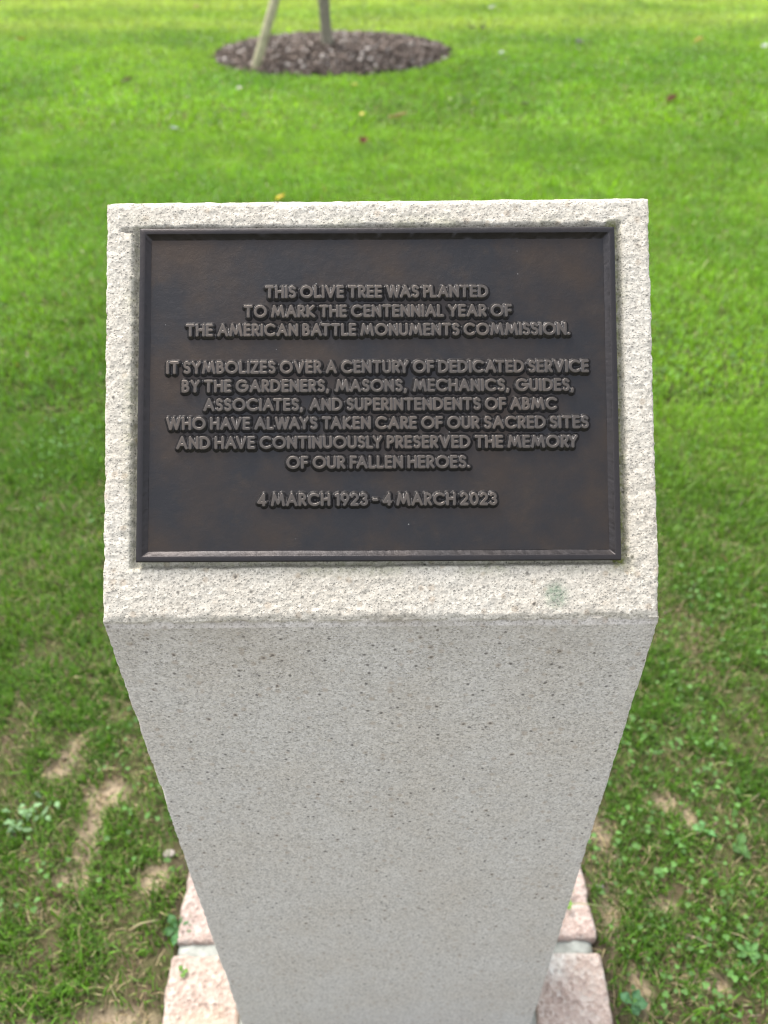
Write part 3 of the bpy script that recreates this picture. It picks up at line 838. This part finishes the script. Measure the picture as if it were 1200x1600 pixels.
# ------------------------------------------------------------------ weeds, stems and a pebble near the stone
def broad_leaf(P, n_leaf, L, W, c, rise, seed, spread=None, fold=.25, var=.25):
    g = np.random.default_rng(seed); VV = []; F = []; CC = []; off = 0
    for i in range(n_leaf):
        a = (spread[i] if spread else i * 2.399 + g.normal(0, 2 * var ** 2)); l = L * g.uniform(1 - var, 1 + .6 * var); cx_, cy_ = g.normal(0, .02, 2) * (var > .5); ww = W * g.uniform(.8, 1.15); rs = rise * g.uniform(.6, 1.3)
        nu, nv = 9, 5
        U, Vv = np.meshgrid(np.linspace(0, 1, nu), np.linspace(-1, 1, nv)); U = U.ravel(); Vv = Vv.ravel()
        half = ww / 2 * np.clip(np.sin(np.pi * np.clip(U, 0, .99) ** 1.25), .07, 1)
        q = np.stack([U * l, Vv * half, rs * l * U * (1.25 - .85 * U) + fold * np.abs(Vv) * half + .0015 * np.sin(U * 12 + i)], 1)
        ca, sa = math.cos(a), math.sin(a)
        q = np.stack([q[:, 0] * ca - q[:, 1] * sa, q[:, 0] * sa + q[:, 1] * ca, q[:, 2]], 1) + np.array([cx_, cy_, 0])
        VV.append(q); F.append(grid_faces(nu, nv, off)); off += nu * nv
        tc = np.tile(np.array(c) * g.uniform(1 - .8 * var, 1 + .8 * var), (nu * nv, 1)); tc[np.abs(Vv) < .05] *= 1.25; CC.append(tc)
    return np.concatenate(VV), F, np.concatenate(CC)

def weed(x, y, label, **kw):
    z = float(ground_z(np.array([x]), np.array([y]))[0])
    V, F, cc = broad_leaf(None, **kw)
    o = add('weed_plant', mesh_np('weed_plant', V, F, {'tint': cc}, True), M_LEAFY, None, (x, y, z + .012))
    return tag(o, label, 'weed', 'broad leaved weeds in the worn turf')

weed(-.705, .80, 'silvery pale green weed rosette in the turf left of the pedestal', n_leaf=22, L=.024, W=.010, c=(.13, .22, .10), rise=.8, seed=4, var=.75)
weed(.612, .775, 'small weed with bright green oval leaves beside the bare patch', n_leaf=3, L=.026, W=.014, c=(.13, .29, .10), rise=.4, seed=7, spread=[-.6, 1.5, 3.0])
weed(.665, .735, 'weed with dark rounded leaves near the right edge', n_leaf=6, L=.024, W=.016, c=(.07, .15, .04), rise=.6, seed=9, var=.5)
weed(-.372, .60, 'dark green weed against the left side of the setts', n_leaf=6, L=.030, W=.015, c=(.06, .16, .05), rise=.5, seed=12)
weed(.62, .55, 'green weed low in the right corner by the bare soil', n_leaf=7, L=.024, W=.010, c=(.09, .20, .055), rise=.5, seed=15)
weed(.40, .475, 'trefoil weed touching the outer edge of the rosy sett', n_leaf=4, L=.024, W=.017, c=(.07, .17, .075), rise=.4, seed=18)

# tiny sprout on the left sett and the clover stem across the right one
V, F, cc = broad_leaf(None, 3, .010, .008, (.16, .30, .07), .5, 21)
tag(add('sprout', mesh_np('sprout', V, F, {'tint': cc}, True), M_LEAFY, None, (-.347, .528, .016)), 'tiny green sprout on the buff pink left sett', 'weed')
stm = empty('clover_stem', (.375, .628, .02))
tag(stm, 'thin clover stem lying across the right pink sett with two small leaves', 'clover')
V, F = tube([(.02, -.002, 0), (-.01, 0, .006), (-.035, .002, .008), (-.052, .001, .006)], [.0008] * 4, 6)
add('stem', mesh_np('stem', V, F, {'tint': np.tile(np.array([.30, .34, .16]), (len(V), 1))}, True), M_LEAFY, stm)
for i, (dx, dy) in enumerate(((-.055, .0), (-.047, .026))):
    V, F, cc = broad_leaf(None, 3, .010, .009, (.20, .36, .08), .4, 30 + i)
    add('leaf', mesh_np('leaf', V, F, {'tint': cc}, True), M_LEAFY, stm, (dx, dy, .008))

# forked dry stem standing in the grass to the right
fk = empty('dry_grass_stem', (.92, 1.508, 0)); tag(fk, 'forked straw coloured dry grass blade standing right of the pedestal', 'grass blade')
for sgn, c in ((-1, (.36, .27, .13)), (1, (.42, .34, .19))):
    t = np.linspace(0, 1, 9); w_ = .0034 * (1 - t) ** .6 + .0006
    xs_ = sgn * (.004 + .038 * t ** 1.4) - .004; zs_ = .012 + .062 * t - (.022 * t ** 3 if sgn < 0 else 0); ys_ = .004 * np.sin(t * 4)
    V = np.concatenate([np.stack([xs_ - w_, ys_, zs_], 1), np.stack([xs_ + w_, ys_ + .001, zs_], 1)])
    i = np.arange(8); Fq = np.stack([i, i + 9, i + 10, i + 1], 1)
    b2 = add('blade', mesh_np('blade', V, [Fq], {'tint': np.tile(np.array(c), (18, 1))}, True), M_DRY, fk)
    b2.modifiers.new('t', 'SOLIDIFY').thickness = .0006

def pebble(x, y, r, col, label):
    bm = bmesh.new(); bmesh.ops.create_icosphere(bm, subdivisions=3, radius=1)
    Q = np.array([v.co[:] for v in bm.verts]) * np.array(r)
    Q *= (1 + .28 * fbm(Q + x, 40, 2, 3)[:, None])
    for v, q in zip(bm.verts, Q): v.co = q
    me = bpy.data.meshes.new('pebble'); bm.to_mesh(me); bm.free()
    me.polygons.foreach_set('use_smooth', np.ones(len(me.polygons), bool))
    z = float(ground_z(np.array([x]), np.array([y]))[0])
    o = add('pebble', me, mat_plain('pebble_stone', col, .2, 90), None, (x, y, z + r[2] * .4))
    tag(o, label, 'stone', 'small stones lying on bare soil')

g_ = np.random.default_rng(5); cv = []; cf = []; ccx = []; off = 0
bmc = bmesh.new(); bmesh.ops.create_icosphere(bmc, subdivisions=1, radius=1); bmc.verts.ensure_lookup_table()
BV = np.array([v.co[:] for v in bmc.verts]); BF = np.array([[v.index for v in f.verts] for f in bmc.faces]); bmc.free()
cx, cy = scatter(.32, 1.4, 9000); kp = g_.uniform(0, 1, len(cx)) < bareness(cx, cy) * .9 + .02
pd = np.maximum(np.abs(cx) - .40, np.abs(cy - .56) - .2); kp &= pd > 0
cx, cy = cx[kp], cy[kp]; nn_ = len(cx); cz_ = ground_z(cx, cy)
sz = np.exp(g_.normal(-6.15, .45, nn_))
CV = BV[None] * (sz[:, None, None] * g_.uniform(.6, 1.25, (nn_, len(BV), 1))) + np.stack([cx, cy, cz_ + sz * .3], 1)[:, None, :]
CF = (BF[None] + (np.arange(nn_) * len(BV))[:, None, None]).reshape(-1, 3)
CC = np.array([.27, .21, .145]) * g_.uniform(.45, 1.35, (nn_, 1))
tag(add('soil_crumbs', mesh_np('soil_crumbs', CV.reshape(-1, 3), [CF], {'tint': np.repeat(CC, len(BV), 0)}, False), M_BARK), 'small crumbs of dry soil on the bare patches', 'soil', kind='stuff')
pebble(-.416, .741, (.011, .008, .005), (.33, .29, .26), 'pale pinkish pebble on bare soil left of the pedestal')
pebble(-.452, .752, (.006, .004, .003), (.50, .42, .30), 'small buff pebble on the bare soil farther left')
pebble(.392, .672, (.007, .006, .004), (.24, .22, .21), 'grey pebble on the soil beside the right pink sett')
